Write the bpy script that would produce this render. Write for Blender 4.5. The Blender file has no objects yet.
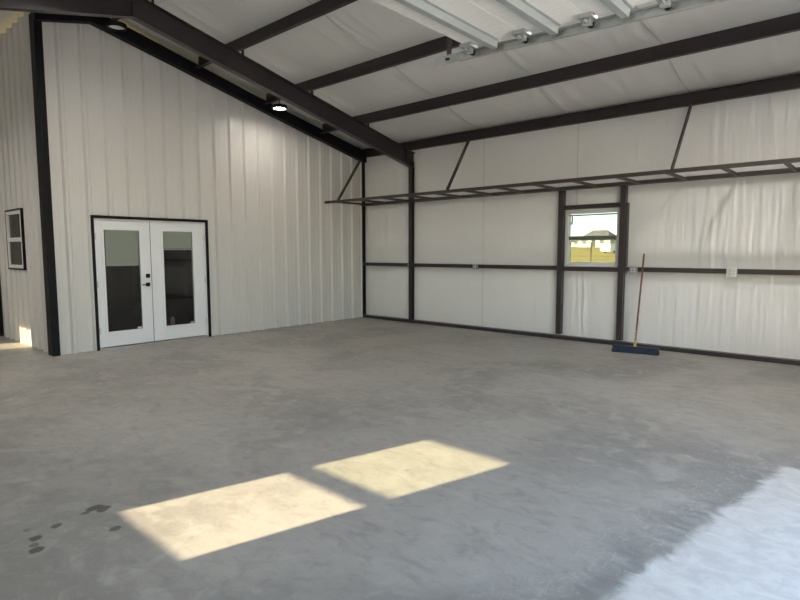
import bpy, bmesh, math, random
from mathutils import Vector, Matrix, noise, Quaternion
random.seed(7)
S = bpy.context.scene
C = S.collection
PI = math.pi

# ------------------------------------------------------------------ camera
cam_data = bpy.data.cameras.new('camera')
cam_data.sensor_width = 36.0
cam_data.lens = 552.012 * 36.0 / 800.0
cam_data.clip_end = 2000
cam = bpy.data.objects.new('camera', cam_data)
C.objects.link(cam)
CF = Vector((-0.6603765, 0.74572032, -0.08834074))
CR = Vector((0.74875463, 0.6628447, -0.00184741))
CU = Vector((-0.05717854, 0.06736552, 0.9960886))
m = Matrix((CR, CU, -CF)).transposed().to_4x4()
m.translation = Vector((9.20485, -9.13644, 1.54189))
cam.matrix_world = m
S.camera = cam

# ------------------------------------------------------------------ world, sun, exposure
SUN_DIR = Vector((0.268, 1.0, -0.37)).normalized()      # the way the light travels
w = bpy.data.worlds.new('World')
S.world = w
w.use_nodes = True
nt = w.node_tree
nt.nodes.clear()
sky = nt.nodes.new('ShaderNodeTexSky')
sky.sky_type = 'NISHITA'
sky.sun_disc = False
sky.sun_elevation = math.radians(20)
sky.sun_rotation = math.atan2(-SUN_DIR.x, -SUN_DIR.y)
sky.air_density = 1.0
sky.dust_density = 0.6
bg = nt.nodes.new('ShaderNodeBackground')
bg.inputs['Strength'].default_value = 0.66
out = nt.nodes.new('ShaderNodeOutputWorld')
nt.links.new(sky.outputs[0], bg.inputs[0])
nt.links.new(bg.outputs[0], out.inputs[0])

sl = bpy.data.lights.new('sun', 'SUN')
sl.energy = 24.0
sl.color = (1.0, 0.82, 0.56)
sl.angle = math.radians(0.4)
sun = bpy.data.objects.new('sun', sl)
C.objects.link(sun)
sun.rotation_mode = 'QUATERNION'
sun.rotation_quaternion = SUN_DIR.to_track_quat('-Z', 'Y')
sun.location = (0, -30, 20)

S.view_settings.view_transform = 'Standard'
S.view_settings.look = 'None'
S.view_settings.gamma = 1.0
S.view_settings.use_curve_mapping = False
S.view_settings.exposure = 1.1
LAMP_LIT = 62.0          # emission of the lit high-bay lens by the panel wall
LAMP_FILL = 255.0        # emission of the fill lamps added out of view
S.cycles.max_bounces = 14
S.cycles.diffuse_bounces = 8
S.cycles.transparent_max_bounces = 16
S.cycles.caustics_reflective = False
S.cycles.caustics_refractive = False
S.cycles.sample_clamp_indirect = 6.0

# ------------------------------------------------------------------ materials
def new_mat(name):
    mt = bpy.data.materials.new(name)
    mt.use_nodes = True
    return mt, mt.node_tree, mt.node_tree.nodes['Principled BSDF']

def mat(name, col, rough=0.5, metal=0.0, spec=0.5, var=0.0, vscale=8.0, bump=0.0, bscale=30.0, stretch=(1, 1, 1)):
    mt, t, p = new_mat(name)
    p.inputs['Roughness'].default_value = rough
    p.inputs['Metallic'].default_value = metal
    p.inputs['Specular IOR Level'].default_value = spec
    tc = t.nodes.new('ShaderNodeTexCoord')
    mp = t.nodes.new('ShaderNodeMapping')
    mp.inputs['Scale'].default_value = stretch
    t.links.new(tc.outputs['Object'], mp.inputs[0])
    n = t.nodes.new('ShaderNodeTexNoise')
    n.inputs['Scale'].default_value = vscale
    n.inputs['Detail'].default_value = 4
    t.links.new(mp.outputs[0], n.inputs['Vector'])
    r = t.nodes.new('ShaderNodeMix')
    r.data_type = 'RGBA'
    a = tuple(c * (1 - var) for c in col) + (1,)
    b = tuple(min(1, c * (1 + var)) for c in col) + (1,)
    r.inputs[6].default_value = a
    r.inputs[7].default_value = b
    t.links.new(n.outputs['Fac'], r.inputs[0])
    t.links.new(r.outputs[2], p.inputs['Base Color'])
    if bump:
        n2 = t.nodes.new('ShaderNodeTexNoise')
        n2.inputs['Scale'].default_value = bscale
        n2.inputs['Detail'].default_value = 3
        t.links.new(mp.outputs[0], n2.inputs['Vector'])
        bp = t.nodes.new('ShaderNodeBump')
        bp.inputs['Strength'].default_value = bump
        bp.inputs['Distance'].default_value = 0.02
        t.links.new(n2.outputs['Fac'], bp.inputs['Height'])
        t.links.new(bp.outputs[0], p.inputs['Normal'])
    return mt

M = {}
M['vinyl'] = mat('white_insulation_facing', (0.82, 0.81, 0.795), 0.30, 0, 0.6, 0.03, 2.0, 0.6, 11.0, (1.0, 1.0, 0.10))
M['vinyl_roof'] = mat('white_roof_insulation_facing', (0.80, 0.79, 0.775), 0.42, 0, 0.5, 0.03, 2.0, 0.3, 7.0, (1.0, 0.12, 0.12))
M['seam'] = mat('insulation_seam', (0.66, 0.64, 0.61), 0.5, 0, 0.5, 0.05, 6)
M['steel'] = mat('dark_primer_steel', (0.034, 0.026, 0.028), 0.38, 0, 0.5, 0.25, 5)
M['rack'] = mat('dark_rack_steel', (0.045, 0.034, 0.030), 0.45, 0, 0.5, 0.3, 9)
M['black'] = mat('black_trim', (0.006, 0.0065, 0.008), 0.5, 0, 0.18, 0.1, 5)
M['panel'] = mat('white_wall_panel', (0.68, 0.663, 0.635), 0.28, 0, 0.5, 0.02, 1.2, 0.03, 14, (1, 1, 0.15))
M['doorwhite'] = mat('white_door_paint', (0.86, 0.87, 0.89), 0.35, 0, 0.5, 0.01, 3)
M['upvc'] = mat('white_window_vinyl', (0.80, 0.80, 0.78), 0.35, 0, 0.5, 0.02, 5)
M['rail'] = mat('dark_green_rail', (0.10, 0.14, 0.12), 0.4, 0, 0.5, 0.1, 5)
M['galv'] = mat('galvanised_steel', (0.50, 0.52, 0.51), 0.42, 0.75, 0.5, 0.2, 26)
M['strut'] = mat('galvanised_strut', (0.40, 0.43, 0.42), 0.5, 0.35, 0.5, 0.1, 14)
M['darksteel'] = mat('dark_roller', (0.02, 0.02, 0.02), 0.4, 0.5, 0.5, 0.1, 20)
M['sectional'] = mat('cream_door_section', (0.86, 0.83, 0.78), 0.5, 0, 0.4, 0.04, 10, 0.5, 22, (0.25, 2.2, 1))
M['lens'] = mat('white_unlit_lens', (0.82, 0.80, 0.76), 0.4, 0, 0.5, 0.01, 5)
M['slat'] = mat('pale_blind_slat', (0.62, 0.63, 0.58), 0.5, 0, 0.4, 0.02, 5)
M['blue'] = mat('blue_bristles', (0.024, 0.042, 0.072), 0.7, 0, 0.3, 0.35, 60, 0.6, 90, (1, 1, 0.2))
M['broomblock'] = mat('broom_block', (0.022, 0.033, 0.055), 0.5, 0, 0.4, 0.2, 20)
M['redwood'] = mat('red_brown_handle', (0.16, 0.055, 0.030), 0.4, 0, 0.5, 0.2, 30)
M['tanwood'] = mat('tan_wood', (0.55, 0.33, 0.15), 0.5, 0, 0.5, 0.2, 40)
M['olive'] = mat('dark_handle_cap', (0.10, 0.075, 0.03), 0.5, 0, 0.5, 0.1, 30)
M['outlet'] = mat('light_outlet_plastic', (0.70, 0.70, 0.68), 0.4, 0, 0.5, 0.03, 30)
M['outletdark'] = mat('grey_receptacle', (0.48, 0.48, 0.47), 0.4, 0, 0.5, 0.05, 30)
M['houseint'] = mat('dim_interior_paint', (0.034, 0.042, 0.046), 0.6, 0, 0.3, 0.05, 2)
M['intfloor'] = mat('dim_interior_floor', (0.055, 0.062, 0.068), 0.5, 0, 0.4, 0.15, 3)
M['jug'] = mat('white_plastic_jug', (0.85, 0.85, 0.84), 0.4, 0, 0.5, 0.01, 5)
M['redcap'] = mat('red_cap', (0.5, 0.05, 0.05), 0.4)
M['sticker'] = mat('pale_sticker', (0.72, 0.66, 0.66), 0.5, 0, 0.4, 0.1, 90)
M['alu'] = mat('aluminium_sill', (0.62, 0.60, 0.56), 0.35, 0.6, 0.5, 0.1, 9)
M['grass'] = mat('dry_yellow_field', (0.50, 0.38, 0.10), 0.9, 0, 0.1, 0.25, 0.15, 0, 1)
M['fence'] = mat('weathered_fence_post', (0.09, 0.075, 0.06), 0.8, 0, 0.2, 0.2, 9)
M['shingle'] = mat('grey_brown_shingle', (0.20, 0.185, 0.17), 0.8, 0, 0.2, 0.15, 3)
M['housewall'] = mat('pale_house_wall', (0.55, 0.52, 0.47), 0.8, 0, 0.2, 0.08, 1)
M['whitepaint'] = mat('white_trailer_paint', (0.8, 0.8, 0.8), 0.4, 0, 0.5, 0.03, 2)
M['tyre'] = mat('black_tyre', (0.01, 0.01, 0.01), 0.8)
M['apron'] = mat('outside_concrete', (0.80, 0.78, 0.74), 0.7, 0, 0.3, 0.12, 1.5)
M['exterior'] = mat('exterior_metal', (0.55, 0.54, 0.52), 0.5, 0, 0.4, 0.03, 2)

def emit_mat(name, col, s):
    mt = bpy.data.materials.new(name)
    mt.use_nodes = True
    t = mt.node_tree
    t.nodes.clear()
    e = t.nodes.new('ShaderNodeEmission')
    e.inputs[0].default_value = col + (1,)
    e.inputs[1].default_value = s
    o = t.nodes.new('ShaderNodeOutputMaterial')
    t.links.new(e.outputs[0], o.inputs[0])
    return mt
M['lit'] = emit_mat('lit_led_lens', (1.0, 0.93, 0.83), LAMP_LIT)
M['lit_fill'] = emit_mat('fill_led_lens', (1.0, 0.955, 0.91), LAMP_FILL)

def glass_mat(name, tint=(1, 1, 1), refl=1.0):
    """thin pane: clear transmission with a Fresnel reflection"""
    mt = bpy.data.materials.new(name)
    mt.use_nodes = True
    t = mt.node_tree
    t.nodes.clear()
    tr = t.nodes.new('ShaderNodeBsdfTransparent')
    tr.inputs[0].default_value = tint + (1,)
    gl = t.nodes.new('ShaderNodeBsdfGlossy')
    gl.inputs['Roughness'].default_value = 0.02
    fr = t.nodes.new('ShaderNodeFresnel')
    fr.inputs[0].default_value = 1.5
    mu = t.nodes.new('ShaderNodeMath')
    mu.operation = 'MULTIPLY'
    mu.inputs[1].default_value = refl
    mx = t.nodes.new('ShaderNodeMixShader')
    o = t.nodes.new('ShaderNodeOutputMaterial')
    t.links.new(fr.outputs[0], mu.inputs[0])
    t.links.new(mu.outputs[0], mx.inputs[0])
    t.links.new(tr.outputs[0], mx.inputs[1])
    t.links.new(gl.outputs[0], mx.inputs[2])
    t.links.new(mx.outputs[0], o.inputs[0])
    return mt
M['glass'] = glass_mat('clear_pane')
M['doorglass'] = glass_mat('door_pane', (0.96, 0.985, 0.965))
M['sunglass'] = glass_mat('tinted_window_pane', (0.40, 0.425, 0.415))
M['filmglass'] = glass_mat('tinted_upper_pane', (0.60, 0.615, 0.555))
M['bayglass'] = glass_mat('bay_window_pane', (0.52, 0.52, 0.49))
M['lowe'] = glass_mat('coated_pane', (0.675, 0.68, 0.67))
M['darkglass'] = glass_mat('dark_pane', (0.35, 0.37, 0.38))

def floor_mat():
    mt, t, p = new_mat('power_trowelled_concrete')
    N, L = t.nodes, t.links
    tc = N.new('ShaderNodeTexCoord')
    pos = tc.outputs['Object']
    def mapping(scale, rot=0.0):
        q = N.new('ShaderNodeMapping')
        q.inputs['Scale'].default_value = scale
        q.inputs['Rotation'].default_value = (0, 0, rot)
        L.new(pos, q.inputs[0])
        return q.outputs[0]
    def nz(vec, sc, det=5, dist=0.0, rough=0.55):
        n = N.new('ShaderNodeTexNoise')
        n.inputs['Scale'].default_value = sc
        n.inputs['Detail'].default_value = det
        n.inputs['Distortion'].default_value = dist
        n.inputs['Roughness'].default_value = rough
        L.new(vec, n.inputs['Vector'])
        return n.outputs['Fac']
    def mth(op, a, b=None, c=None):
        q = N.new('ShaderNodeMath')
        q.operation = op
        for i, v in enumerate((a, b, c)):
            if v is None:
                continue
            if isinstance(v, (int, float)):
                q.inputs[i].default_value = v
            else:
                L.new(v, q.inputs[i])
        return q.outputs[0]
    def ss(v, a, b):
        q = N.new('ShaderNodeMapRange')
        q.interpolation_type = 'SMOOTHSTEP'
        L.new(v, q.inputs[0])
        q.inputs[1].default_value = a
        q.inputs[2].default_value = b
        return q.outputs[0]
    def mixc(f, a, b):
        q = N.new('ShaderNodeMix')
        q.data_type = 'RGBA'
        for sock, v in ((q.inputs[0], f), (q.inputs[6], a), (q.inputs[7], b)):
            if isinstance(v, tuple):
                sock.default_value = v + (1,)
            elif isinstance(v, (int, float)):
                sock.default_value = v
            else:
                L.new(v, sock)
        return q.outputs[2]
    big = nz(mapping((1, 1, 1)), 0.55, 5, 0.6)
    mid = nz(mapping((1, 1, 1)), 2.2, 6, 1.8)
    swirl = nz(mapping((1.0, 2.2, 1), 0.5), 1.9, 7, 1.4, 0.68)
    fine = nz(mapping((1, 1, 1)), 38, 4)
    c = mixc(ss(big, 0.36, 0.62), (0.255, 0.243, 0.22), (0.37, 0.352, 0.315))
    c = mixc(mth('MULTIPLY', ss(mid, 0.48, 0.68), 0.6), c, (0.43, 0.41, 0.37))
    c = mixc(mth('MULTIPLY', ss(swirl, 0.48, 0.72), 0.38), c, (0.20, 0.192, 0.177))
    streak = nz(mapping((0.9, 2.6, 1), -0.75), 2.2, 7, 1.2, 0.7)
    c = mixc(mth('MULTIPLY', ss(streak, 0.50, 0.75), 0.32), c, (0.45, 0.43, 0.395))
    c = mixc(mth('MULTIPLY', ss(fine, 0.55, 0.8), 0.12), c, (0.5, 0.48, 0.44))
    grit = nz(mapping((1.0, 1.35, 1), 0.3), 7.0, 9, 0.6, 0.72)
    c = mixc(mth('MULTIPLY', ss(grit, 0.52, 0.72), 0.40), c, (0.46, 0.44, 0.405))
    c = mixc(mth('MULTIPLY', ss(grit, 0.50, 0.32), 0.40), c, (0.19, 0.182, 0.168))
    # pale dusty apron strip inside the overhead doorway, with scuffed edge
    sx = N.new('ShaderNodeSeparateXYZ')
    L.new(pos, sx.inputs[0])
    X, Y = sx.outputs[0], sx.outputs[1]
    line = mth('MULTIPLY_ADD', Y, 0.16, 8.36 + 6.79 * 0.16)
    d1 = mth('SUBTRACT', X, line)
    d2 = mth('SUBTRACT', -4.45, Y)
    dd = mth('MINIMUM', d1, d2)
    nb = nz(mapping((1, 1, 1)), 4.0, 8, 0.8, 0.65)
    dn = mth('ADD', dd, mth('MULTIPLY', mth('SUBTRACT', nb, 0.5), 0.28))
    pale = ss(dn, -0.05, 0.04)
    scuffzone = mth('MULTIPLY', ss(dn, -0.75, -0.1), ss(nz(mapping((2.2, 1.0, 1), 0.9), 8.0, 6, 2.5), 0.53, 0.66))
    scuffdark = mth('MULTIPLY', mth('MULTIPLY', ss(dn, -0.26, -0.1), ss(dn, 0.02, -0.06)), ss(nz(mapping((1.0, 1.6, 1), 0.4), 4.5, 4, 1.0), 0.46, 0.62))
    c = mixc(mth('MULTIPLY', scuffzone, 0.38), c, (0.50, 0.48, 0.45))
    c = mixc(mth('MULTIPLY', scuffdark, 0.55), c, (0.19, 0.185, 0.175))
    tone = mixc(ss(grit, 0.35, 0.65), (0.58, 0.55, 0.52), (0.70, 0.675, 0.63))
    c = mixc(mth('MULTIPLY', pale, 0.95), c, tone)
    # oil drips
    wob = N.new('ShaderNodeTexNoise')
    wob.inputs['Scale'].default_value = 14
    wob.inputs['Detail'].default_value = 3
    L.new(pos, wob.inputs['Vector'])
    off = N.new('ShaderNodeVectorMath')
    off.operation = 'MULTIPLY_ADD'
    L.new(wob.outputs['Color'], off.inputs[0])
    off.inputs[1].default_value = (0.06, 0.06, 0)
    L.new(pos, off.inputs[2])
    mask = None
    for (x, y, r, s) in STAINS:
        q = N.new('ShaderNodeVectorMath')
        q.operation = 'DISTANCE'
        L.new(off.outputs[0], q.inputs[0])
        q.inputs[1].default_value = (x + 0.03, y + 0.03, 0)
        mk = mth('MULTIPLY', ss(q.outputs['Value'], r * 0.78, r * 0.5), s)
        mask = mk if mask is None else mth('MAXIMUM', mask, mk)
    c = mixc(mask, c, (0.045, 0.044, 0.043))
    L.new(c, p.inputs['Base Color'])
    r = mth('MULTIPLY_ADD', mid, 0.3, 0.38)
    L.new(r, p.inputs['Roughness'])
    p.inputs['Specular IOR Level'].default_value = 0.45
    bp = N.new('ShaderNodeBump')
    bp.inputs['Strength'].default_value = 0.12
    bp.inputs['Distance'].default_value = 0.01
    L.new(swirl, bp.inputs['Height'])
    L.new(bp.outputs[0], p.inputs['Normal'])
    return mt
STAINS = [(5.70, -7.955, 0.070, 0.85), (5.745, -7.925, 0.060, 0.8), (5.725, -8.015, 0.045, 0.7),
          (5.77, -8.18, 0.042, 0.75), (5.835, -8.305, 0.048, 0.85), (5.91, -8.325, 0.038, 0.55),
          (5.975, -8.34, 0.052, 0.85), (6.05, -7.98, 0.044, 0.75), (5.70, -8.31, 0.035, 0.4)]
M['floor'] = floor_mat()

# ------------------------------------------------------------------ helpers
class MB:
    def __init__(self):
        self.bm = bmesh.new()
    def box(self, x0, x1, y0, y1, z0, z1):
        v = [self.bm.verts.new((x, y, z)) for x in (x0, x1) for y in (y0, y1) for z in (z0, z1)]
        for f in ((0, 1, 3, 2), (4, 6, 7, 5), (0, 4, 5, 1), (2, 3, 7, 6), (0, 2, 6, 4), (1, 5, 7, 3)):
            self.bm.faces.new([v[i] for i in f])
        return self
    def prism(self, pts, axis, a, b):
        """closed outline pts (2-D) pushed along axis from a to b"""
        def mk(q, t):
            return {'x': (t, q[0], q[1]), 'y': (q[0], t, q[1]), 'z': (q[0], q[1], t)}[axis]
        A = [self.bm.verts.new(mk(q, a)) for q in pts]
        B = [self.bm.verts.new(mk(q, b)) for q in pts]
        n = len(pts)
        self.bm.faces.new(A)
        self.bm.faces.new(B[::-1])
        for i in range(n):
            self.bm.faces.new((A[i], B[i], B[(i + 1) % n], A[(i + 1) % n]))
        return self
    def bar(self, p0, p1, wdt, thk, up=(0, 0, 1)):
        p0, p1 = Vector(p0), Vector(p1)
        d = (p1 - p0).normalized()
        s = d.cross(Vector(up)).normalized()
        u = s.cross(d)
        v = []
        for q in (p0, p1):
            for a, b in ((-1, -1), (1, -1), (1, 1), (-1, 1)):
                v.append(self.bm.verts.new(q + s * (a * wdt / 2) + u * (b * thk / 2)))
        for f in ((3, 2, 1, 0), (4, 5, 6, 7), (0, 1, 5, 4), (1, 2, 6, 5), (2, 3, 7, 6), (3, 0, 4, 7)):
            self.bm.faces.new([v[i] for i in f])
        return self
    def tube(self, p0, p1, r0, r1=None, n=16):
        r1 = r0 if r1 is None else r1
        p0, p1 = Vector(p0), Vector(p1)
        d = (p1 - p0).normalized()
        a = d.orthogonal().normalized()
        b = d.cross(a)
        A = [self.bm.verts.new(p0 + (a * math.cos(2 * PI * i / n) + b * math.sin(2 * PI * i / n)) * r0) for i in range(n)]
        B = [self.bm.verts.new(p1 + (a * math.cos(2 * PI * i / n) + b * math.sin(2 * PI * i / n)) * r1) for i in range(n)]
        self.bm.faces.new(A[::-1])
        self.bm.faces.new(B)
        for i in range(n):
            self.bm.faces.new((A[i], A[(i + 1) % n], B[(i + 1) % n], B[i]))
        return self
    def lathe(self, prof, c=(0, 0, 0), n=32):
        c = Vector(c)
        rings = []
        for r, z in prof:
            if r < 1e-6:
                rings.append([self.bm.verts.new(c + Vector((0, 0, z)))])
            else:
                rings.append([self.bm.verts.new(c + Vector((r * math.cos(2 * PI * i / n), r * math.sin(2 * PI * i / n), z))) for i in range(n)])
        for A, B in zip(rings, rings[1:]):
            for i in range(n):
                j = (i + 1) % n
                if len(A) == 1 and len(B) == 1:
                    continue
                if len(A) == 1:
                    self.bm.faces.new((A[0], B[i], B[j]))
                elif len(B) == 1:
                    self.bm.faces.new((A[i], A[j], B[0]))
                else:
                    self.bm.faces.new((A[i], A[j], B[j], B[i]))
        return self
    def build(self, name, mt, parent=None, bevel=0.0, smooth=False, solid=0.0, loc=None, off=0.0):
        bmesh.ops.recalc_face_normals(self.bm, faces=self.bm.faces)
        me = bpy.data.meshes.new(name)
        self.bm.to_mesh(me)
        self.bm.free()
        me.materials.append(mt)
        o = bpy.data.objects.new(name, me)
        C.objects.link(o)
        if parent is not None:
            o.parent = parent
        if loc is not None:
            o.location = loc
        if smooth:
            for p in me.polygons:
                p.use_smooth = True
        if solid:
            md = o.modifiers.new('solid', 'SOLIDIFY')
            md.thickness = solid
            md.offset = off
        if bevel:
            md = o.modifiers.new('bevel', 'BEVEL')
            md.width = bevel
            md.segments = 2
            md.limit_method = 'ANGLE'
            md.angle_limit = math.radians(40)
        return o

def tag(o, label=None, cat=None, group=None, kind=None):
    if label: o['label'] = label
    if cat: o['category'] = cat
    if group: o['group'] = group
    if kind: o['kind'] = kind
    return o

def empty(name, loc, label=None, cat=None, group=None, kind=None):
    o = bpy.data.objects.new(name, None)
    o.empty_display_size = 0.1
    C.objects.link(o)
    o.location = loc
    return tag(o, label, cat, group, kind)

def struct(o, label=None, cat=None):
    return tag(o, label, cat, None, 'structure')

def sm(x, a, b):
    t = max(0.0, min(1.0, (x - a) / (b - a)))
    return t * t * (3 - 2 * t)

# ------------------------------------------------------------------ dimensions
W = 11.56            # across the building (y from 0 to -W)
RY = -W / 2          # ridge
XE = 9.9             # gable wall with the overhead door
XW = -6.0            # far end of the side bay
LY = -6.43           # return wall of the enclosed rooms
def roof(y):
    return 3.87 + 0.24 * (-y if y > RY else W + y)

# ------------------------------------------------------------------ floor, outside ground
f = MB()
f.box(XW - 0.1, XE + 0.02, -W - 0.1, 0.1, -0.15, 0)
struct(f.build('floor', M['floor']), 'grey power trowelled concrete floor with dark oil drips', 'floor')
f = MB()
f.box(XE + 0.03, XE + 24, -W - 10, 6, -0.2, -0.02)
struct(f.build('driveway', M['apron']), 'pale concrete apron outside the overhead doorway', 'driveway')
f = MB()
f.prism([(-600, -1.0), (1500, -1.0), (1500, 2.8), (160, 2.8), (15, -0.21), (-600, -0.21)], 'x', -900, 900)
struct(f.build('ground', M['grass']), 'dry yellow field outside the small window', 'ground')

# ------------------------------------------------------------------ insulated wall (right in the photo)
def lin(a, b, step):
    n = max(1, int(round((b - a) / step)))
    return [a + (b - a) * i / n for i in range(n)]
HX0, HX1, HZ0, HZ1 = 4.965, 5.905, 1.275, 2.245        # window hole
xs = lin(0.0, HX0, 0.03) + lin(HX0, HX1, 0.02) + lin(HX1, 9.0, 0.018) + lin(9.0, XE, 0.1) + [XE]
zs = lin(0.0, 1.235, 0.06) + lin(1.235, HZ0, 0.04) + lin(HZ0, HZ1, 0.06) + lin(HZ1, 2.6, 0.06) + lin(2.6, 3.82, 0.06) + [3.82]
LEV = (0.05, 1.235, 2.6, 3.8)
def ridged(x, y, z):
    return 1.0 - abs(noise.noise(Vector((x, y, z)))) * 2.0
def wall_bulge(x, z):
    b = 0.0
    for a, c in zip(LEV, LEV[1:]):
        if a < z < c:
            t = (z - a) / (c - a)
            b = math.sin(PI * t)
    amp = 0.0030 + 0.007 * sm(x, 6.0, 7.4)
    if z < 1.235 and HX0 < x < HX1:
        amp = 0.004 + 0.014 * math.exp(-((x - 5.3) / 0.16) ** 2)
    if z > 2.6:
        amp = 0.003 + 0.006 * sm(x, 5.5, 8)
    wv = ridged(x * (6.5 + 3.5 * sm(x, 6.0, 7.0)) + 0.5 * noise.noise(Vector((x * 3, z * 1.6, 4))), z * 0.55, 1.7)
    wv = max(0.0, wv - 0.25) ** 2
    w2 = noise.noise(Vector((x * 20 + 0.6 * noise.noise(Vector((x * 2, z * 2.0, 9)))
                             , z * 0.8, 7.3)))
    soft = noise.noise(Vector((x * 1.1, z * 1.3, 2.2)))
    # creases run diagonally out of the window and post corners
    diag = 0.0
    if 2.6 > z > 1.235 and 3.9 < x < 4.9:
        u = (x - 4.9) * 0.8 + (2.55 - z) * 0.55
        diag = 0.010 * max(0, 1 - abs(math.sin(u * 9)) * 2.2) * sm(x, 4.1, 4.8) * sm(z, 1.6, 2.4)
    return b * (0.016 + 0.016 * soft) + (0.25 + 0.75 * b) * (2.2 * amp * (wv * 1.3 + 0.45 * w2)) + diag * b
bm = bmesh.new()
grid = [[bm.verts.new((x, -wall_bulge(x, z), z)) for z in zs] for x in xs]
for i in range(len(xs) - 1):
    for j in range(len(zs) - 1):
        cx, cz = (xs[i] + xs[i + 1]) / 2, (zs[j] + zs[j + 1]) / 2
        if HX0 < cx < HX1 and HZ0 < cz < HZ1:
            continue
        bm.faces.new((grid[i][j], grid[i + 1][j], grid[i + 1][j + 1], grid[i][j + 1]))
k = MB(); k.bm.free(); k.bm = bm
wall_right = struct(k.build('wall_right', M['vinyl'], smooth=True), 'long white vinyl faced insulated wall with the small window', 'wall')
# seams where two blanket widths meet
for x in (3.28, 5.15, 8.8):
    sme = MB()
    prev = None
    for j, z in enumerate(zs):
        if abs(x - 5.15) < .01 and z < 2.3:
            prev = None
            continue
        y = -wall_bulge(x, z)
        a = [sme.bm.verts.new((x - 0.009, y - 0.001, z)), sme.bm.verts.new((x, y - 0.008, z)), sme.bm.verts.new((x + 0.009, y - 0.001, z))]
        if prev:
            sme.bm.faces.new((prev[0], prev[1], a[1], a[0]))
            sme.bm.faces.new((prev[1], prev[2], a[2], a[1]))
        prev = a
    sme.build('insulation_seam', M['seam'], wall_right, smooth=True)
ext = MB()
for a in ((XW, HX0, -0.1, 3.95), (HX1, XE + .1, -0.1, 3.95), (HX0, HX1, -0.1, HZ0), (HX0, HX1, HZ1, 3.95)):
    ext.box(a[0], a[1], 0.035, 0.11, a[2], a[3])
ext.build('exterior_sheet', M['exterior'], wall_right)

# ------------------------------------------------------------------ ribbed panel walls
def rib_profile(a, b, first, pitch=0.307):
    """(position, height) pairs of a ribbed sheet between a and b"""
    pts = []
    n0 = int(math.floor((a - first) / pitch)) - 1
    n1 = int(math.ceil((b - first) / pitch)) + 1
    for n in range(n0, n1 + 1):
        c = first + n * pitch
        for d, h in ((-0.046, 0), (-0.020, 0.042), (0.020, 0.042), (0.046, 0),
                     (0.085, 0), (0.094, 0.0028), (0.108, 0.0028), (0.117, 0),
                     (0.187, 0), (0.196, 0.0028), (0.210, 0.0028), (0.219, 0)):
            pts.append((c + d, h))
    return [q for q in pts if a < q[0] < b]
def height_at(pts, s):
    for (s0, h0), (s1, h1) in zip(pts, pts[1:]):
        if s0 <= s <= s1:
            return h0 + (h1 - h0) * (s - s0) / max(1e-9, s1 - s0)
    return 0.0
def panel_sheet(a, b, first, point, top, holes=()):
    """point(s, h, z) -> xyz; holes: (s0, s1, z0, z1)"""
    base = rib_profile(a, b, first)
    cuts = sorted(set([a, b, RY if a < RY < b else a] + [c for h in holes for c in h[:2]]))
    pts = sorted(base + [(c, height_at(base, c)) for c in cuts])
    mb = MB()
    for (s0, h0), (s1, h1) in zip(pts, pts[1:]):
        if s1 - s0 < 1e-6:
            continue
        spans = [[0.0, None]]
        for q in holes:
            if q[0] <= (s0 + s1) / 2 <= q[1]:
                spans = ([[0.0, q[2]]] if q[2] > 0 else []) + [[q[3], None]]
        for lo, hi in spans:
            t0 = top(s0) if hi is None else hi
            t1 = top(s1) if hi is None else hi
            v = [mb.bm.verts.new(point(s0, h0, lo)), mb.bm.verts.new(point(s1, h1, lo)),
                 mb.bm.verts.new(point(s1, h1, t1)), mb.bm.verts.new(point(s0, h0, t0))]
            mb.bm.faces.new(v)
    bmesh.ops.remove_doubles(mb.bm, verts=mb.bm.verts, dist=1e-5)
    return mb
DY0, DY1, DZ = -5.86, -4.005, 2.055         # rough opening of the french doors
pm = panel_sheet(LY, 0.0, -0.066, lambda s, h, z: (h - 0.004, s, z), lambda y: roof(y) - 0.05, ((DY0, DY1, 0.0, DZ),))
struct(pm.build('wall_back', M['panel']), 'off white ribbed metal panel wall holding the french doors', 'wall')
WX0, WX1, WZ0, WZ1 = -2.15, -1.30, 1.27, 2.215       # window in the return wall
D2X0, D2X1 = -3.85, -2.93
pm = panel_sheet(XW, 0.0, -0.21, lambda s, h, z: (s, LY - h + 0.004, z), lambda x: roof(LY) - 0.05,
                 ((WX0, WX1, WZ0, WZ1), (D2X0, D2X1, 0.0, 2.06)))
struct(pm.build('wall_left', M['panel']), 'ribbed white panel wall receding left of the black corner post', 'wall')

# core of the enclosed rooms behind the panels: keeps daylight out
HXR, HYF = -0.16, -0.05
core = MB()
for a in (( -8.2, -0.02, HYF - .15, HYF, 0, 3.9),
          (-8.2, -8.05, LY + .03, HYF, 0, 3.9),
          (-8.2, -0.02, LY + .03, HYF, 2.72, 2.82)):
    core.box(*a)
core.box(-0.12, -0.02, LY + 0.03, DY0, 0, 3.7)
core.box(-0.12, -0.02, DY1, HYF, 0, 3.7)
core.box(-0.12, -0.02, DY0, DY1, DZ, 3.7)
ya, yb = LY + 0.03, LY + 0.12
core.box(-8.2, D2X0, ya, yb, 0, 3.7)
core.box(D2X0, D2X1, ya, yb, 2.06, 3.7)
core.box(D2X1, WX0, ya, yb, 0, 3.7)
core.box(WX0, WX1, ya, yb, 0, WZ0)
core.box(WX0, WX1, ya, yb, WZ1, 3.7)
core.box(WX1, -0.12, ya, yb, 0, 3.7)
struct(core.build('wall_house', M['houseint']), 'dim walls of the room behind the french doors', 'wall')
k = MB(); k.box(-8.05, -0.12, LY + .12, HYF - .15, 0.0, 0.012)
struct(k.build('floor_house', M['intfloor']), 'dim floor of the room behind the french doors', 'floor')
k = MB(); k.box(-8.05, -5.4, -3.05, -2.95, 0.012, 2.72)
struct(k.build('wall_partition', M['houseint']), 'dim partition in the room behind the french doors', 'wall')

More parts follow.
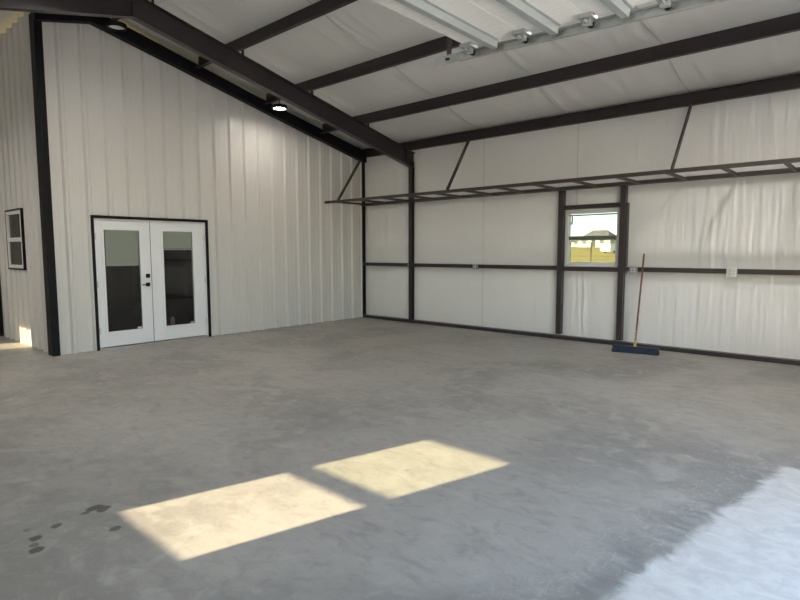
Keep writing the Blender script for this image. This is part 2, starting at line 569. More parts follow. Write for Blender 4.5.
# ------------------------------------------------------------------ other walls (behind and beside the camera)
O0, O1, OZ = -8.6, -4.80, 3.16             # overhead door opening
wf = MB()
def gable(mb, ya, yb, z0):
    pts = [(ya, z0), (yb, z0), (yb, roof(yb) + 0.02)]
    if ya < RY < yb:
        pts.append((RY, roof(RY) + 0.02))
    pts.append((ya, roof(ya) + 0.02))
    mb.prism(pts, 'x', XE, XE + 0.12)
gable(wf, -W - 0.1, O0, 0); gable(wf, O1, 0.1, 0); gable(wf, O0, O1, OZ)
struct(wf.build('wall_front', M['vinyl']), 'insulated gable wall with the overhead doorway', 'wall')
wr = MB()
wins = ((4.80, 5.70, 1.314, 2.248), (-3.27, -2.48, 1.29, 2.24))
edges = [XW]
for a in sorted(wins):
    edges += [a[0], a[1]]
edges.append(XE + 0.1)
for i in range(0, len(edges), 2):
    wr.box(edges[i], edges[i + 1], -W - 0.09, -W, 0, 3.95)
for a in wins:
    wr.box(a[0], a[1], -W - 0.09, -W, 0, a[2]); wr.box(a[0], a[1], -W - 0.09, -W, a[3], 3.95)
struct(wr.build('wall_opposite', M['vinyl']), 'insulated eave wall facing the sun, opposite the small window', 'wall')
wm = MB()
wm.prism([(-W - .1, 0), (LY, 0), (LY, roof(LY)), (RY - 1e-3, roof(RY)), (-W - .1, roof(-W))], 'x', XW - 0.1, XW)
struct(wm.build('wall_far', M['panel']), 'end wall of the side bay', 'wall')

# ------------------------------------------------------------------ ceiling: insulation sagging between purlins
PUR = (-0.03, -1.36, -2.74, -4.11, -5.50)
rows = sorted(PUR) + [0.0, RY]
ys = lin(-W, -6.06, 0.4) + lin(-6.06, RY, 0.1) + lin(RY, 0.0, 0.085) + [0.0]
xs = lin(XW, 0.0, 0.3) + lin(0.0, XE, 0.045) + [XE]
def sag(x, y):
    b = 0.0
    for a, c in zip(PUR, PUR[1:]):
        if c < y < a:
            b = math.sin(PI * (y - a) / (c - a))
    wv = max(0.0, ridged(x * 4.2 + 0.3 * noise.noise(Vector((x * 2, y, 3))), y * 0.5, 5.1) - 0.3) ** 2
    soft = noise.noise(Vector((x * 0.9, y * 1.1, 8.8)))
    s = b * (0.030 + 0.022 * soft) + b * wv * (0.035 + 0.035 * sm(x, 3, 6))
    for xsm in (3.2, 5.0, 6.85, 1.35, 8.7):
        s += 0.03 * b * math.exp(-((x - xsm) / 0.035) ** 2)
    return s
bm = bmesh.new()
grid = [[bm.verts.new((x, y, roof(y) - (sag(x, y) if x > 0 else 0))) for y in ys] for x in xs]
for i in range(len(xs) - 1):
    for j in range(len(ys) - 1):
        bm.faces.new((grid[i][j], grid[i][j + 1], grid[i + 1][j + 1], grid[i + 1][j]))
k = MB(); k.bm.free(); k.bm = bm
ceiling = struct(k.build('ceiling', M['vinyl_roof'], smooth=True), 'sloping white roof insulation between dark purlins', 'ceiling')
for xq in (3.2, 5.0, 6.85, 8.7):
    k = MB(); prev = None
    for y in [q for q in ys if q > RY]:
        z = roof(y) - sag(xq, y)
        a = [k.bm.verts.new((xq - .012, y, z - .001)), k.bm.verts.new((xq, y, z - .002 - .3 * sag(xq, y))), k.bm.verts.new((xq + .012, y, z - .001))]
        if prev:
            k.bm.faces.new((prev[0], prev[1], a[1], a[0])); k.bm.faces.new((prev[1], prev[2], a[2], a[1]))
        prev = a
    k.build('insulation_seam', M['seam'], ceiling, smooth=True)
k = MB()
k.prism([(0.2, roof(0.0) - 0.0), (RY, roof(RY) + 0.04), (-W - .2, roof(-W)), (-W - .2, roof(-W) + .08), (RY, roof(RY) + .14), (0.2, roof(0) + .08)], 'x', -8.3, XE + 0.35)
struct(k.build('roof', M['exterior']), 'metal roof above the insulation', 'roof')

# ------------------------------------------------------------------ steel frame
def zpurlin(name, y, sign, label, group, h=0.2):
    """Z purlin under the roof sheet, running along x"""
    zt = roof(y) - 0.005
    mb = MB()
    x0, x1 = 0.165, XE - 0.02
    mb.box(x0, x1, y - 0.004, y + 0.004, zt - h, zt)
    mb.box(x0, x1, min(y, y - sign * 0.065), max(y, y - sign * 0.065), zt - h, zt - h + 0.007)
    ye = y - sign * 0.065
    mb.box(x0, x1, ye - 0.003, ye + 0.003, zt - h, zt - h + 0.022)
    mb.box(x0, x1, min(y, y + sign * 0.06), max(y, y + sign * 0.06), zt - 0.012, zt - 0.004)
    return tag(mb.build(name, M['steel']), label, 'purlin', group)
G = 'dark steel roof purlins'
k = MB()
k.box(0.02, XE - .02, -0.035, -0.027, 3.665, 3.842).box(0.02, XE - .02, -0.10, -0.03, 3.665, 3.673).box(0.02, XE - .02, -0.10, -0.03, 3.836, 3.844)
tag(k.build('eave_strut', M['steel']), 'dark steel eave strut along the top of the insulated wall', 'eave strut')
zpurlin('roof_purlin', -1.36, 1, 'dark roof purlin nearest above the eave strut over the long shelf', G)
zpurlin('roof_purlin', -2.74, 1, 'second dark roof purlin up the slope from the insulated wall', G)
zpurlin('roof_purlin', -4.11, 1, 'third dark roof purlin up the slope, meeting the rafter highest in view', G)
zpurlin('roof_purlin', -5.50, 1, 'dark purlin beside the ridge above the unlit round lamp', G)
zpurlin('roof_purlin', -6.06, -1, 'dark purlin just past the ridge on the side away from the shelf', G)

def rafter_pts(y0, zb0, y1, zb1, t):
    """flange strip outline along the slope"""
    return [(y0, zb0), (y1, zb1), (y1, zb1 + t), (y0, zb0 + t)]
RX = 1.51
FW = 0.055
def rb(y):                                   # underside of the main rafter
    d = (-y if y > RY else W + y)
    return 3.28 + 0.2325 * d
def rt(y):                                   # its top
    d = (-y if y > RY else W + y)
    return 3.605 + 0.2305 * d
raf = MB()
for ya, yb in ((-0.0, RY), (RY, -W + 0.0)):
    za, zb_ = rb(ya), rb(yb)
    raf.prism(rafter_pts(ya, za, yb, zb_, 0.012), 'x', RX - FW, RX + FW)
    ta, tb = rt(ya) - 0.012, rt(yb) - 0.012
    raf.prism(rafter_pts(ya, ta, yb, tb, 0.012), 'x', RX - FW, RX + FW)
    raf.prism([(ya, za + .01), (yb, zb_ + .01), (yb, tb + .004), (ya, ta + .004)], 'x', RX - 0.005, RX + 0.005)
rafter = tag(raf.build('roof_rafter', M['steel']), 'deep dark steel rafter sloping from the ridge down to the wall column', 'rafter')
k = MB(); k.box(RX - FW - .005, RX + FW + .005, RY - 0.016, RY + 0.016, rb(RY) - 0.004, rt(RY) + .004)
for zz in (rb(RY) + .08, rb(RY) + .2, rb(RY) + .32):
    for xx in (RX - .035, RX + .035):
        k.tube((xx, RY - .03, zz), (xx, RY + .03, zz), 0.013, n=6)
k.build('splice_plate', M['steel'], rafter)
k = MB()
for yy in (-0.24,):
    k.prism([(yy, rb(yy) + .012), (yy - 0.014, rb(yy) + .012), (yy - 0.014, rt(yy) - .012), (yy, rt(yy) - .012)], 'x', RX - FW, RX + FW)
k.build('stiffener_plate', M['steel'], rafter)
for yy in (-1.36, -2.74, -4.11, -5.50):
    k = MB(); k.box(RX - .05, RX + .01, yy + .006, yy + .014, rt(yy) - .005, rt(yy) + .17)
    k.build('purlin_clip', M['steel'], rafter)

col = MB()
col.box(1.462, 1.556, -0.115, -0.105, 0.0, 3.42).box(1.462, 1.556, -0.044, -0.034, 0.0, 3.42).box(1.504, 1.514, -0.106, -0.04, 0.0, 3.42)
column = tag(col.build('steel_column', M['steel']), 'dark steel column standing under the rafter on the insulated wall', 'column')
k = MB(); k.box(1.44, 1.58, -0.15, -0.115, 0.0, 0.014)
k.build('base_plate', M['steel'], column)

# rake beam along the top of the panel wall
rk = MB()
def kb(y): return 3.535 + 0.2415 * (-y if y > RY else W + y)
def kt(y): return 3.775 + 0.2235 * (-y if y > RY else W + y)
pts = [(-0.06, kb(-.06)), (RY, kb(RY)), (LY - .1, kb(LY - .1)), (LY - .1, kt(LY - .1) + .06), (RY, kt(RY) + .06), (-3.0, kt(-3.0)), (-0.06, kt(-0.06))]
rk.prism(pts, 'x', 0.036, 0.16)
tag(rk.build('rake_beam', M['black']), 'black rake beam following the roof slope above the panel wall', 'beam')

# black corner post
cp = MB(); cp.box(-0.16, 0.045, LY - 0.085, LY - 0.034, 0.0, 4.90).box(0.001, 0.045, LY - 0.036, LY + 0.02, 0.0, 4.90)
tag(cp.build('corner_post', M['black'], bevel=0.006), 'tall black corner post left of the french doors', 'post')
# corner post at the meeting of both walls
cp = MB(); cp.box(0.036, 0.075, -0.10, -0.03, 0.0, 3.66)
tag(cp.build('corner_post', M['black']), 'thin dark post where panel wall meets insulated wall', 'post')

# girts and studs
def girt(name, x0, x1, z, label, h=0.07, d=0.10, cat='girt', group='horizontal wall girts'):
    mb = MB()
    mb.box(x0, x1, -0.036 - d, -0.030 - d, z - h / 2, z + h / 2)
    mb.box(x0, x1, -0.036 - d, -0.034, z + h / 2 - 0.006, z + h / 2)
    mb.box(x0, x1, -0.036 - d, -0.034, z - h / 2, z - h / 2 + 0.006)
    return tag(mb.build(name, M['steel'], bevel=0.002), label, cat, group)
ST1, ST2 = (4.88, 4.965), (5.93, 6.015)
GZ = 1.245
girt('wall_girt', 0.08, 1.455, GZ, 'short dark waist high girt between the wall corner and the column')
girt('wall_girt', 1.563, ST1[0], GZ, 'dark waist high girt between column and window stud, carrying one outlet')
girt('wall_girt', ST1[1], ST2[0], 1.235, 'short dark girt directly under the small window')
girt('wall_girt', ST2[1], XE - 0.02, GZ, 'dark waist high girt running right from the broom, carrying two outlets')
girt('window_header', ST1[1], ST2[0], 2.275, 'short dark header directly above the small window', cat='header')
girt('wall_girt', 0.08, 1.455, 2.60, 'short dark upper girt in the corner behind the shelf end', h=0.055)
girt('wall_girt', 1.563, XE - 0.02, 2.60, 'long dark upper girt at shelf height along the insulated wall', h=0.055)
def stud(x0, x1, label):
    mb = MB()
    mb.box(x0, x1, -0.142, -0.135, 0.09, 2.57)
    mb.box(x1 - 0.006, x1, -0.136, -0.034, 0.09, 2.57)
    mb.box(x0, x0 + 0.006, -0.136, -0.034, 0.09, 2.57)
    s = tag(mb.build('window_stud', M['steel'], bevel=0.002), label, 'stud', 'studs either side of the window')
    return s
stud(*ST1, 'dark upright stud on the left side of the small window')
s2 = stud(*ST2, 'dark upright stud on the right side of the small window, next to broom')
k = MB(); k.box(ST2[1], ST2[1] + 0.03, -0.125, -0.035, GZ + .04, 2.30)
k.build('jamb_angle', M['steel'], s2)
bb = MB()
bb.box(0.08, 1.455, -0.125, -0.004, 0.0, 0.062).box(1.565, XE - .02, -0.125, -0.004, 0.0, 0.062)
struct(bb.build('baseboard_right', M['steel'], bevel=0.004), 'dark base channel along the insulated wall', 'baseboard')

# ------------------------------------------------------------------ long shelf rack
RYO = -1.2
rack = empty('wall_shelf', (0, -0.6, 2.585), 'long open dark steel shelf frame cantilevered along the insulated wall', 'shelf')
def rp(mb, name, **kw):
    o = mb.build(name, M['rack'], **kw)
    o.parent = rack
    o.matrix_parent_inverse = Matrix.Translation((0, 0.6, -2.585))
    return o
k = MB(); k.box(0.035, XE - .05, RYO - 0.025, RYO + 0.025, 2.56, 2.612); rp(k, 'front_rail', bevel=0.003)
k = MB(); k.box(0.08, XE - .05, -0.19, -0.145, 2.572, 2.624); rp(k, 'rear_rail', bevel=0.003)
x = 8.21 + 0.66 * 2
while x > 0.2:
    if abs(x - RX) > 0.02:
        k = MB(); k.box(x - 0.02, x + 0.02, RYO + 0.025, -0.19, 2.568, 2.606); rp(k, 'rung', bevel=0.002)
    x -= 0.66
for a, b in (((0.05, -0.11, 3.66), (0.44, RYO, 2.61)), ((2.99, -0.11, 3.665), (3.29, RYO, 2.61)), ((6.9, -0.11, 3.66), (6.98, RYO, 2.61))):
    k = MB(); k.bar(a, b, 0.056, 0.025, up=(1, 0, 0)); rp(k, 'brace')

# ------------------------------------------------------------------ window_1 (right wall)
win = empty('window_1', (5.435, 0.0, HZ0), 'small white framed window in the insulated wall', 'window', kind='structure')
def wpart(mb, name, mt, parent=win, **kw):
    o = mb.build(name, mt, **kw)
    o.parent = parent
    root = parent
    o.matrix_parent_inverse = Matrix.Translation(-Vector(parent.matrix_world.translation if parent.parent is None else (0, 0, 0)))
    return o
bpy.context.view_layer.update()
k = MB()
x0, x1, z0, z1 = HX0, HX1, HZ0, HZ1
k.box(x0, x0 + .055, -0.03, 0.075, z0, z1).box(x1 - .055, x1, -0.03, 0.075, z0, z1)
k.box(x0 + .055, x1 - .055, -0.03, 0.075, z0, z0 + .05).box(x0 + .055, x1 - .055, -0.03, 0.075, z1 - .075, z1)
wpart(k, 'window_frame', M['upvc'], bevel=0.004)
k = MB(); k.box(x0 + .055, x1 - .055, 0.0, 0.05, 1.725, 1.79); wpart(k, 'meeting_rail', M['rail'], bevel=0.004)
k = MB(); k.box(x0 + .055, x1 - .055, 0.052, 0.056, 1.79, z1 - .075); wpart(k, 'upper_pane', M['sunglass'])
k = MB(); k.box(x0 + .055, x1 - .055, 0.030, 0.034, z0 + .05, 1.725); wpart(k, 'lower_pane', M['sunglass'])
k = MB(); k.box(x0 + .055, x0 + .08, 0.0, 0.05, z0 + .05, 1.725).box(x1 - .08, x1 - .055, 0.0, 0.05, z0 + .05, 1.725).box(x0 + .08, x1 - .08, 0.0, 0.05, z0 + .05, z0 + .075)
wpart(k, 'lower_sash', M['upvc'], bevel=0.003)
k = MB(); k.tube((x0 + .06, -0.012, 2.142), (x1 - .06, -0.012, 2.142), 0.012); wpart(k, 'blind_rod', M['strut'])
k = MB(); k.box(x0 + .105, x0 + .125, -0.016, -0.006, 2.03, 2.135).box(x0 + .10, x0 + .122, -0.02, -0.004, 1.985, 2.03); wpart(k, 'latch_tab', M['rack'])

# ------------------------------------------------------------------ window_2 (return wall)
def plain_window(idx, label, x0, x1, z0, z1, y, trim=None, panes=('darkglass', 'darkglass'), dirn=-1, mr=None):
    wn = empty('window_%d' % idx, ((x0 + x1) / 2, y, z0), label, 'window', kind='structure')
    inv = Matrix.Translation(-wn.location)
    def put(mb, name, mt, **kw):
        o = mb.build(name, mt, parent=wn, **kw)
        o.matrix_parent_inverse = inv
        return o
    zm = (z0 + z1) / 2
    ra, rb_ = mr or (zm - .033, zm + .033)
    fr = 0.055
    k = MB()
    k.box(x0, x0 + fr, y - .03, y + .03, z0, z1).box(x1 - fr, x1, y - .03, y + .03, z0, z1)
    k.box(x0 + fr, x1 - fr, y - .03, y + .03, z0, z0 + fr).box(x0 + fr, x1 - fr, y - .03, y + .03, z1 - fr, z1)
    put(k, 'window_frame', M['upvc'], bevel=.004)
    k = MB(); k.box(x0 + fr, x1 - fr, y - .025, y + .025, ra, rb_); put(k, 'meeting_rail', M['upvc'], bevel=.004)
    k = MB(); k.box(x0 + fr, x1 - fr, y + .004, y + .008, rb_, z1 - fr); put(k, 'upper_pane', M[panes[0]])
    k = MB(); k.box(x0 + fr, x1 - fr, y - .008, y - .004, z0 + fr, ra); put(k, 'lower_pane', M[panes[1]])
    if trim:
        k = MB()
        a, b = y + dirn * .032, y + .012
        lo, hi = min(a, b), max(a, b)
        k.box(x0 - trim, x0, lo, hi, z0 - trim, z1 + trim).box(x1, x1 + trim, lo, hi, z0 - trim, z1 + trim)
        k.box(x0, x1, lo, hi, z0 - trim, z0).box(x0, x1, lo, hi, z1, z1 + trim)
        put(k, 'window_trim', M['black'])
    return wn
w2 = plain_window(2, 'black trimmed window with dark panes left of the corner post', WX0, WX1, WZ0, WZ1, LY - 0.014, trim=0.028)
k = MB()
zz = (WZ0 + WZ1) / 2 + .05
while zz < WZ1 - .06:
    k.bar((WX0 + .06, LY + .022, zz), (WX1 - .06, LY + .022, zz), 0.002, 0.022, up=(0, 0.5, 1)); zz += 0.02
o = k.build('blind', M['houseint'], w2); o.matrix_parent_inverse = Matrix.Translation(-w2.location)
plain_window(3, 'window in the sunny eave wall throwing light on the floor', 4.80, 5.70, 1.314, 2.248, -W - 0.045, panes=('filmglass', 'lowe'), mr=(1.756, 1.818))
plain_window(4, 'window in the sunny eave wall of the side bay', -3.27, -2.48, 1.29, 2.24, -W - 0.045, panes=('bayglass', 'bayglass'), mr=(1.64, 1.705))

# ------------------------------------------------------------------ french doors (door_1)
dr = empty('door_1', (0, -4.93, 0), 'pair of white full glass french doors with black trim', 'door', kind='structure')
inv = Matrix.Translation(-dr.location)
def dput(mb, name, mt, parent=dr, **kw):
    o = mb.build(name, mt, parent=parent, **kw)
    if parent is dr:
        o.matrix_parent_inverse = inv
    return o
k = MB()
k.box(-0.01, 0.045, DY0 - .045, DY0, 0, DZ + .045).box(-0.01, 0.045, DY1, DY1 + .04, 0, DZ + .045).box(-0.01, 0.045, DY0, DY1, DZ, DZ + .045)
dput(k, 'door_trim', M['black'])
k = MB()
k.box(-0.12, 0.012, DY0, DY0 + .02, 0.02, DZ).box(-0.12, 0.012, DY1 - .022, DY1, 0.02, DZ).box(-0.12, 0.012, DY0 + .02, DY1 - .022, DZ - .02, DZ)
dput(k, 'door_frame', M['doorwhite'])
k = MB(); k.box(-0.12, 0.02, DY0, DY1, 0.0, 0.02); dput(k, 'threshold', M['alu'])
LEAVES = ((-5.838, -4.992, -5.717, -5.168, 1.312), (-4.986, -4.03, -4.780, -4.250, 1.567))
Z0, Z1, GZ0, GZ1 = 0.035, 2.032, 0.268, 1.886
for i, (ya, yb, ga, gb, blz) in enumerate(LEAVES):
    k = MB()
    a, b = -0.045, 0.0
    k.box(a, b, ya, ga, Z0, Z1).box(a, b, gb, yb, Z0, Z1).box(a, b, ga, gb, Z0, GZ0).box(a, b, ga, gb, GZ1, Z1)
    leaf = dput(k, 'door_leaf', M['doorwhite'], bevel=0.0015)
    k = MB()
    fw = 0.035
    for xx in (0.0,):
        k.box(xx, xx + 0.012, ga - fw, ga + .006, GZ0 - fw, GZ1 + fw).box(xx, xx + .012, gb - .006, gb + fw, GZ0 - fw, GZ1 + fw)
        k.box(xx, xx + 0.012, ga + .006, gb - .006, GZ0 - fw, GZ0 + .006).box(xx, xx + .012, ga + .006, gb - .006, GZ1 - .006, GZ1 + fw)
    dput(k, 'glass_moulding', M['doorwhite'], leaf, bevel=0.004)
    k = MB(); k.box(-0.010, -0.006, ga, gb, GZ0, GZ1); dput(k, 'glass_pane', M['doorglass'], leaf)
    k = MB()
    zz = GZ1 - 0.012
    while zz > blz + 0.02:
        k.bar((-0.024, ga + .03, zz), (-0.024, gb - .004, zz), 0.0016, 0.0155, up=(0.35, 0, 1)); zz -= 0.0125
    k.box(-0.032, -0.018, ga + .03, gb - .004, blz, blz + 0.018)
    dput(k, 'blind', M['slat'], leaf)
    k = MB(); k.box(-0.0055, -0.0045, gb - .085, gb - .015, GZ0 + .012, GZ0 + .04); dput(k, 'sticker', M['sticker'], leaf)
    if i == 0:
        k = MB()
        k.box(0.0, 0.012, -5.088, -5.024, 0.965, 1.029); k.tube((0.012, -5.056, 0.997), (0.05, -5.056, 0.997), 0.011)
        k.box(0.042, 0.056, -5.165, -5.045, 0.988, 1.006)
        dput(k, 'door_lever', M['black'], leaf, bevel=0.002)
        k = MB(); k.box(0.0, 0.02, -5.085, -5.021, 1.11, 1.174); dput(k, 'deadbolt', M['black'], leaf, bevel=0.004)
        k = MB(); k.box(-0.04, 0.004, -4.9925, -4.9865, Z0, Z1); dput(k, 'astragal', M['rack'], leaf)
for zz in (0.3, 1.03, 1.78):
    for yy in (DY0 + .022, DY1 - .024):
        k = MB(); k.tube((0.012, yy, zz - .05), (0.012, yy, zz + .05), 0.008); dput(k, 'hinge', M['alu'])

# door_2 in the return wall, at the photo's left edge
d2 = empty('door_2', ((D2X0 + D2X1) / 2, LY, 0), 'black trimmed door at the far left beyond the dark window', 'door', kind='structure')
iv = Matrix.Translation(-d2.location)
k = MB(); k.box(D2X0, D2X0 + .05, LY - .06, LY + .1, 0, 2.06).box(D2X1 - .05, D2X1, LY - .06, LY + .1, 0, 2.06).box(D2X0, D2X1, LY - .06, LY + .1, 2.01, 2.06)
o = k.build('door_trim', M['black'], d2); o.matrix_parent_inverse = iv
k = MB(); k.box(D2X0 + .05, D2X1 - .05, LY - .02, LY + .025, 0.01, 2.01); o = k.build('door_leaf', M['black'], d2); o.matrix_parent_inverse = iv
k = MB(); k.tube((D2X0 + .12, LY - .02, 1.0), (D2X0 + .12, LY - .06, 1.0), 0.012); k.lathe([(0, -.03), (.022, -.02), (.03, 0), (.022, .02), (0, .03)], (D2X0 + .12, LY - .07, 1.0), 16)
o = k.build('door_handle', M['galv'], d2); o.matrix_parent_inverse = iv

# white jug on the floor behind the right french door
JS = 0.55
jg = empty('plastic_jug', (-2.09, -3.64, 0.012), 'small white plastic jug on the floor seen through the right glass door', 'jug')
k = MB(); k.lathe([(0, 0), (.075, 0), (.08, .02), (.08, .15), (.06, .2), (.025, .23), (.025, .25), (0, .25)]); k.build('bottle', M['jug'], jg, smooth=True)
k = MB(); k.tube((0, 0, .25), (0, 0, .275), 0.028); k.build('cap', M['redcap'], jg)
k = MB(); k.tube((0.06, 0, .2), (0.1, 0, .17), 0.012).tube((0.1, 0, .17), (0.1, 0, .1), 0.012).tube((.1, 0, .1), (.075, 0, .09), .012); k.build('handle', M['jug'], jg)
jg.scale = (JS, JS, JS * 1.2)

# ------------------------------------------------------------------ raised overhead door and its track
SLP = -0.0405
def zt(x):
    return 3.262 + SLP * (x - 6.5)
DX0 = 6.36
god = empty('overhead_door', (DX0, -7.3, zt(DX0)), 'raised sectional overhead door with metal struts hanging under the roof', 'garage door')
god.rotation_euler = (0, -math.atan(SLP), 0)
YR, YL = -5.03, -8.6
SH = 0.54
for n in range(5):
    a = n * SH
    k = MB()
    k.box(a + 0.003, a + SH - 0.003, YL + 7.3, YR + 7.3, 0.035, 0.080)
    sec = k.build('door_section', M['sectional'], god, bevel=0.004)
    c = 0.26 + n * SH
    k = MB()       # hat-shaped strut
    k.prism([(c - .055, .034), (c - .03, .034), (c - .022, -.018), (c + .022, -.018), (c + .03, .034), (c + .055, .034), (c + .055, .028), (c + .035, .028), (c + .027, -.025), (c - .027, -.025), (c - .035, .028), (c - .055, .028)],
            'y', YL + 7.3, YR + 7.3 + 0.012)
    k.build('strut', M['strut'], sec)
    h = max(0.03, n * SH)
    k = MB()
    k.box(h - .05, h + .06, YR + 7.3 - .10, YR + 7.3 + .015, .006, .036)
    k.box(h - .03, h + .03, YR + 7.3 - .05, YR + 7.3 + .0, -.03, .01)
    k.tube((h, YR + 7.3 - .09, -.008), (h, YR + 7.3 + .02, -.008), 0.009)
    k.build('roller_hinge', M['galv'], sec, bevel=0.003)
    k = MB(); k.tube((h, YR + 7.3 + .014, -.008), (h, YR + 7.3 + .038, -.008), 0.026); k.build('roller', M['darksteel'], sec)
trk = empty('door_track', (5.93, -4.97, zt(5.93)), 'galvanised track running along the right edge of the raised overhead door', 'track')
trk.rotation_euler = (0, -math.atan(SLP), 0)
L = 3.6
k = MB()
k.box(0.30, L, 0.008, 0.013, -.045, .030)
k.box(0.30, L, -.014, 0.010, -.045, -.040).box(0.30, L, -.014, 0.010, .025, .030)
k.box(0.30, L, -.016, -.012, -.045, -.034).box(0.30, L, -.016, -.012, .020, .030)
k.build('track_channel', M['galv'], trk)
k = MB()
k.box(0.0, L, 0.014, 0.018, -.035, .04).box(0.0, L, 0.018, 0.055, .036, .04)
k.build('track_angle', M['strut'], trk)
k = MB(); k.bar((0.16, 0.03, -.01), (0.16, 0.03, 1.72), 0.05, 0.006, up=(0, 1, 0)); k.build('hanger_strap', M['rack'], trk)
k = MB()
for xx in (0.15, 0.17):
    k.tube((xx, 0.05, 0.0), (xx, -.0, 0.0), 0.011, n=6)
k.build('bolt', M['darksteel'], trk)

# ------------------------------------------------------------------ round high-bay lamps
def lamp(x, y, z, cord_to, label, lensmat):
    lp = empty('pendant_lamp', (x, y, z), label, 'lamp', 'round high bay lamps')
    k = MB()
    k.lathe([(0.112, 0.012), (0.114, -0.030), (0.128, -0.034), (0.140, 0.010), (0.134, 0.030), (0.06, 0.040), (0.055, 0.055), (0.0, 0.055)], n=40)
    k.build('lamp_housing', M['black'], lp, smooth=False)
    k = MB(); k.lathe([(0.0, -0.010), (0.09, -0.012), (0.111, -0.006), (0.111, 0.004), (0.0, 0.004)], n=40)
    k.build('lamp_lens', lensmat, lp)
    k = MB(); k.tube((0, 0, .05), (0, 0, cord_to - z), 0.006, n=8); k.build('cord', M['darksteel'], lp)
    return lp
lamp(0.78, -2.90, 4.135, roof(-2.90) - 0.02, 'lit round black lamp hanging in front of the panel wall', M['lit'])
lamp(0.63, -5.63, 4.79, roof(-5.63) - 0.02, 'unlit round lamp tucked at the ridge near the black rake beam', M['lens'])
for x, y, txt in ((2.95, -6.4, 'unseen fill lamp added past the ridge over the middle of the floor'),
                  (-0.3, -9.1, 'unseen fill lamp added on the sunny slope nearest the side bay'),
                  (8.3, -2.75, 'unseen fill lamp added near the gable wall over the long shelf')):
    lamp(x, y, roof(y) - 0.42, roof(y) - 0.02, txt, M['lit_fill'])  # these lamps are added outside the view to brighten the interior

# ------------------------------------------------------------------ outlets on the girt
M['greyplate'] = mat('grey_steel_plate', (0.36, 0.36, 0.35), 0.4, 0.2, 0.5, 0.1, 40)
def outlet(x, s, label, dark, conduit=False, plate='outlet'):
    ob = empty('electrical_outlet', (x, -0.136, 1.235), label, 'outlet', 'outlets on the waist high girt')
    k = MB(); k.box(-s / 2, s / 2, -0.05, 0.0, -s / 2, s / 2); k.build('box', M['galv'], ob, bevel=0.006)
    k = MB(); k.box(-s / 2 - .003, s / 2 + .003, -0.056, -0.05, -s / 2 - .003, s / 2 + .003); k.build('cover_plate', M[plate], ob, bevel=0.005)
    for sx in (-1, 1):
        for sz in (-1, 1):
            k = MB(); k.box(sx * s * .19 - s * .10, sx * s * .19 + s * .10, -0.060, -0.056, sz * s * .18 - s * .12, sz * s * .18 + s * .12)
            k.build('receptacle', M[dark], ob, bevel=0.003)
    if conduit:
        k = MB(); k.tube((-s / 2, -.02, -.01), (-.10, -.012, -.03), 0.011).tube((-.10, -.012, -.03), (-.135, 0.02, -.045), 0.011)
        k.build('conduit', M['galv'], ob)
outlet(3.21, 0.09, 'small outlet box alone on the girt left of the window', 'outlet', plate='greyplate')
outlet(6.185, 0.11, 'grey outlet box on the girt beside the broom handle', 'outlet', True, 'greyplate')
outlet(7.54, 0.125, 'white double outlet on the girt to the right of the broom', 'outletdark')

# ------------------------------------------------------------------ push broom
br = empty('push_broom', (6.40, -0.60, 0), 'push broom with blue head leaning on the insulated wall', 'broom')
hd = Vector((0.664, 0.10, 0)).normalized()
ang = math.atan2(hd.y, hd.x)
br.rotation_euler = (0, 0, ang)
Lh = 0.65
k = MB()
nb = 46
for r in range(4):
    yy = -0.035 + r * 0.023
    for i in range(nb):
        xx = -Lh / 2 + 0.01 + (Lh - 0.02) * i / (nb - 1)
        k.tube((xx + random.uniform(-.012, .012), yy * 1.9 + random.uniform(-.01, .01), 0.0), (xx, yy, 0.075), 0.012, 0.009, n=5)
k.build('bristles', M['blue'], br)
k = MB(); k.box(-Lh / 2, Lh / 2, -0.045, 0.045, 0.068, 0.10); k.build('head_block', M['broomblock'], br, bevel=0.008)
k0 = Vector((-0.01, 0.0, 0.10))
inv_r = Matrix.Rotation(-ang, 3, 'Z')
top = inv_r @ (Vector((6.335, -0.165, 1.49)) - Vector((6.40, -0.60, 0)))
dv = top - k0
k = MB(); k.tube(k0 - dv * 0.01, k0 + dv * 0.07, 0.024, 0.017); k.build('socket', M['tanwood'], br)
hdl = MB(); hdl.tube(k0 + dv * 0.07, k0 + dv * 0.95, 0.0135)
hdl = hdl.build('handle', M['redwood'], br)
k = MB(); k.tube(k0 + dv * 0.95, top, 0.0145, 0.012); k.build('handle_tip', M['olive'], hdl)
k = MB()
for q in (0.09, 0.12, 0.15):
    k.tube(k0 + dv * q, k0 + dv * (q + .012), 0.0145)
k.build('handle_band', M['tanwood'], hdl)

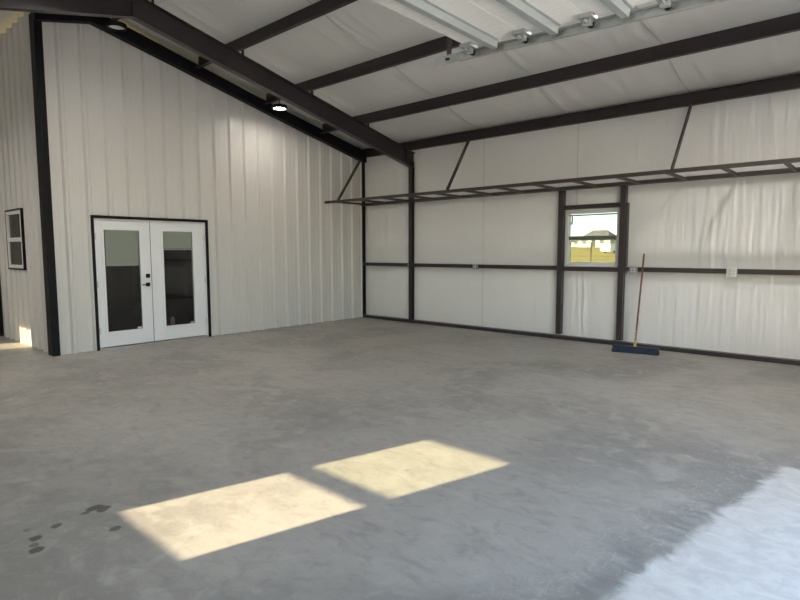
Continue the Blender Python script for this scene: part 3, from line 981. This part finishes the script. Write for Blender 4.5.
# ------------------------------------------------------------------ beyond the window
fe = empty('field_fence', (-0.33, 32, 0.13), 'wire fence with thin posts in the dry field outside the window', 'fence')
for xx in (-15.9, -11.7, -7.5):
    k = MB(); k.tube((xx, 0, -0.2), (xx, 0, 2.05), 0.05, n=8); k.build('post', M['fence'], fe)
for zz in (0.5, 1.0, 1.55, 2.0):
    k = MB(); k.tube((-24, 0, zz), (0, 0, zz), 0.012, n=5); k.build('wire', M['fence'], fe)
def house(x, y, wdt, h, rh, label):
    hs = empty('house', (x, y, 2.55), label, 'house', 'houses beyond the field')
    d = 9
    k = MB(); k.box(-wdt / 2, wdt / 2, -d / 2, d / 2, 0, h); k.build('wall', M['housewall'], hs)
    k = MB()
    ov = 0.5
    rdg = wdt * 0.22
    vs = [k.bm.verts.new(q) for q in ((-wdt / 2 - ov, -d / 2 - ov, h), (wdt / 2 + ov, -d / 2 - ov, h), (wdt / 2 + ov, d / 2 + ov, h), (-wdt / 2 - ov, d / 2 + ov, h), (-rdg, 0, h + rh), (rdg, 0, h + rh))]
    for q in ((0, 1, 5, 4), (1, 2, 5), (2, 3, 4, 5), (3, 0, 4), (3, 2, 1, 0)):
        k.bm.faces.new([vs[i] for i in q])
    k.build('roof', M['shingle'], hs)
    for sx in (-.3, .25):
        k = MB(); k.box(wdt * sx - .6, wdt * sx + .6, -d / 2 - .03, -d / 2 + .02, 1.0, 2.3); k.build('window', M['rail'], hs)
    k = MB(); k.box(-.5, .5, -d / 2 - .03, -d / 2 + .02, 0, 2.1); k.build('door', M['rack'], hs)
house(-55.0, 152, 9.5, 2.1, 2.9, 'distant hip roofed house seen through the upper window pane')
house(-68.5, 165, 10, 1.9, 1.5, 'low distant house left of the hip roofed one')
tr = empty('trailer', (-24.6, 80, 1.12), 'white box trailer parked beyond the field fence', 'trailer')
k = MB(); k.box(-.8, .8, -2, 2, 0.3, 1.5); k.build('body', M['whitepaint'], tr, bevel=0.05)
for sx in (-.75, .75):
    k = MB(); k.tube((sx - .1, 0, .26), (sx + .1, 0, .26), 0.26, n=20); k.build('wheel', M['tyre'], tr)
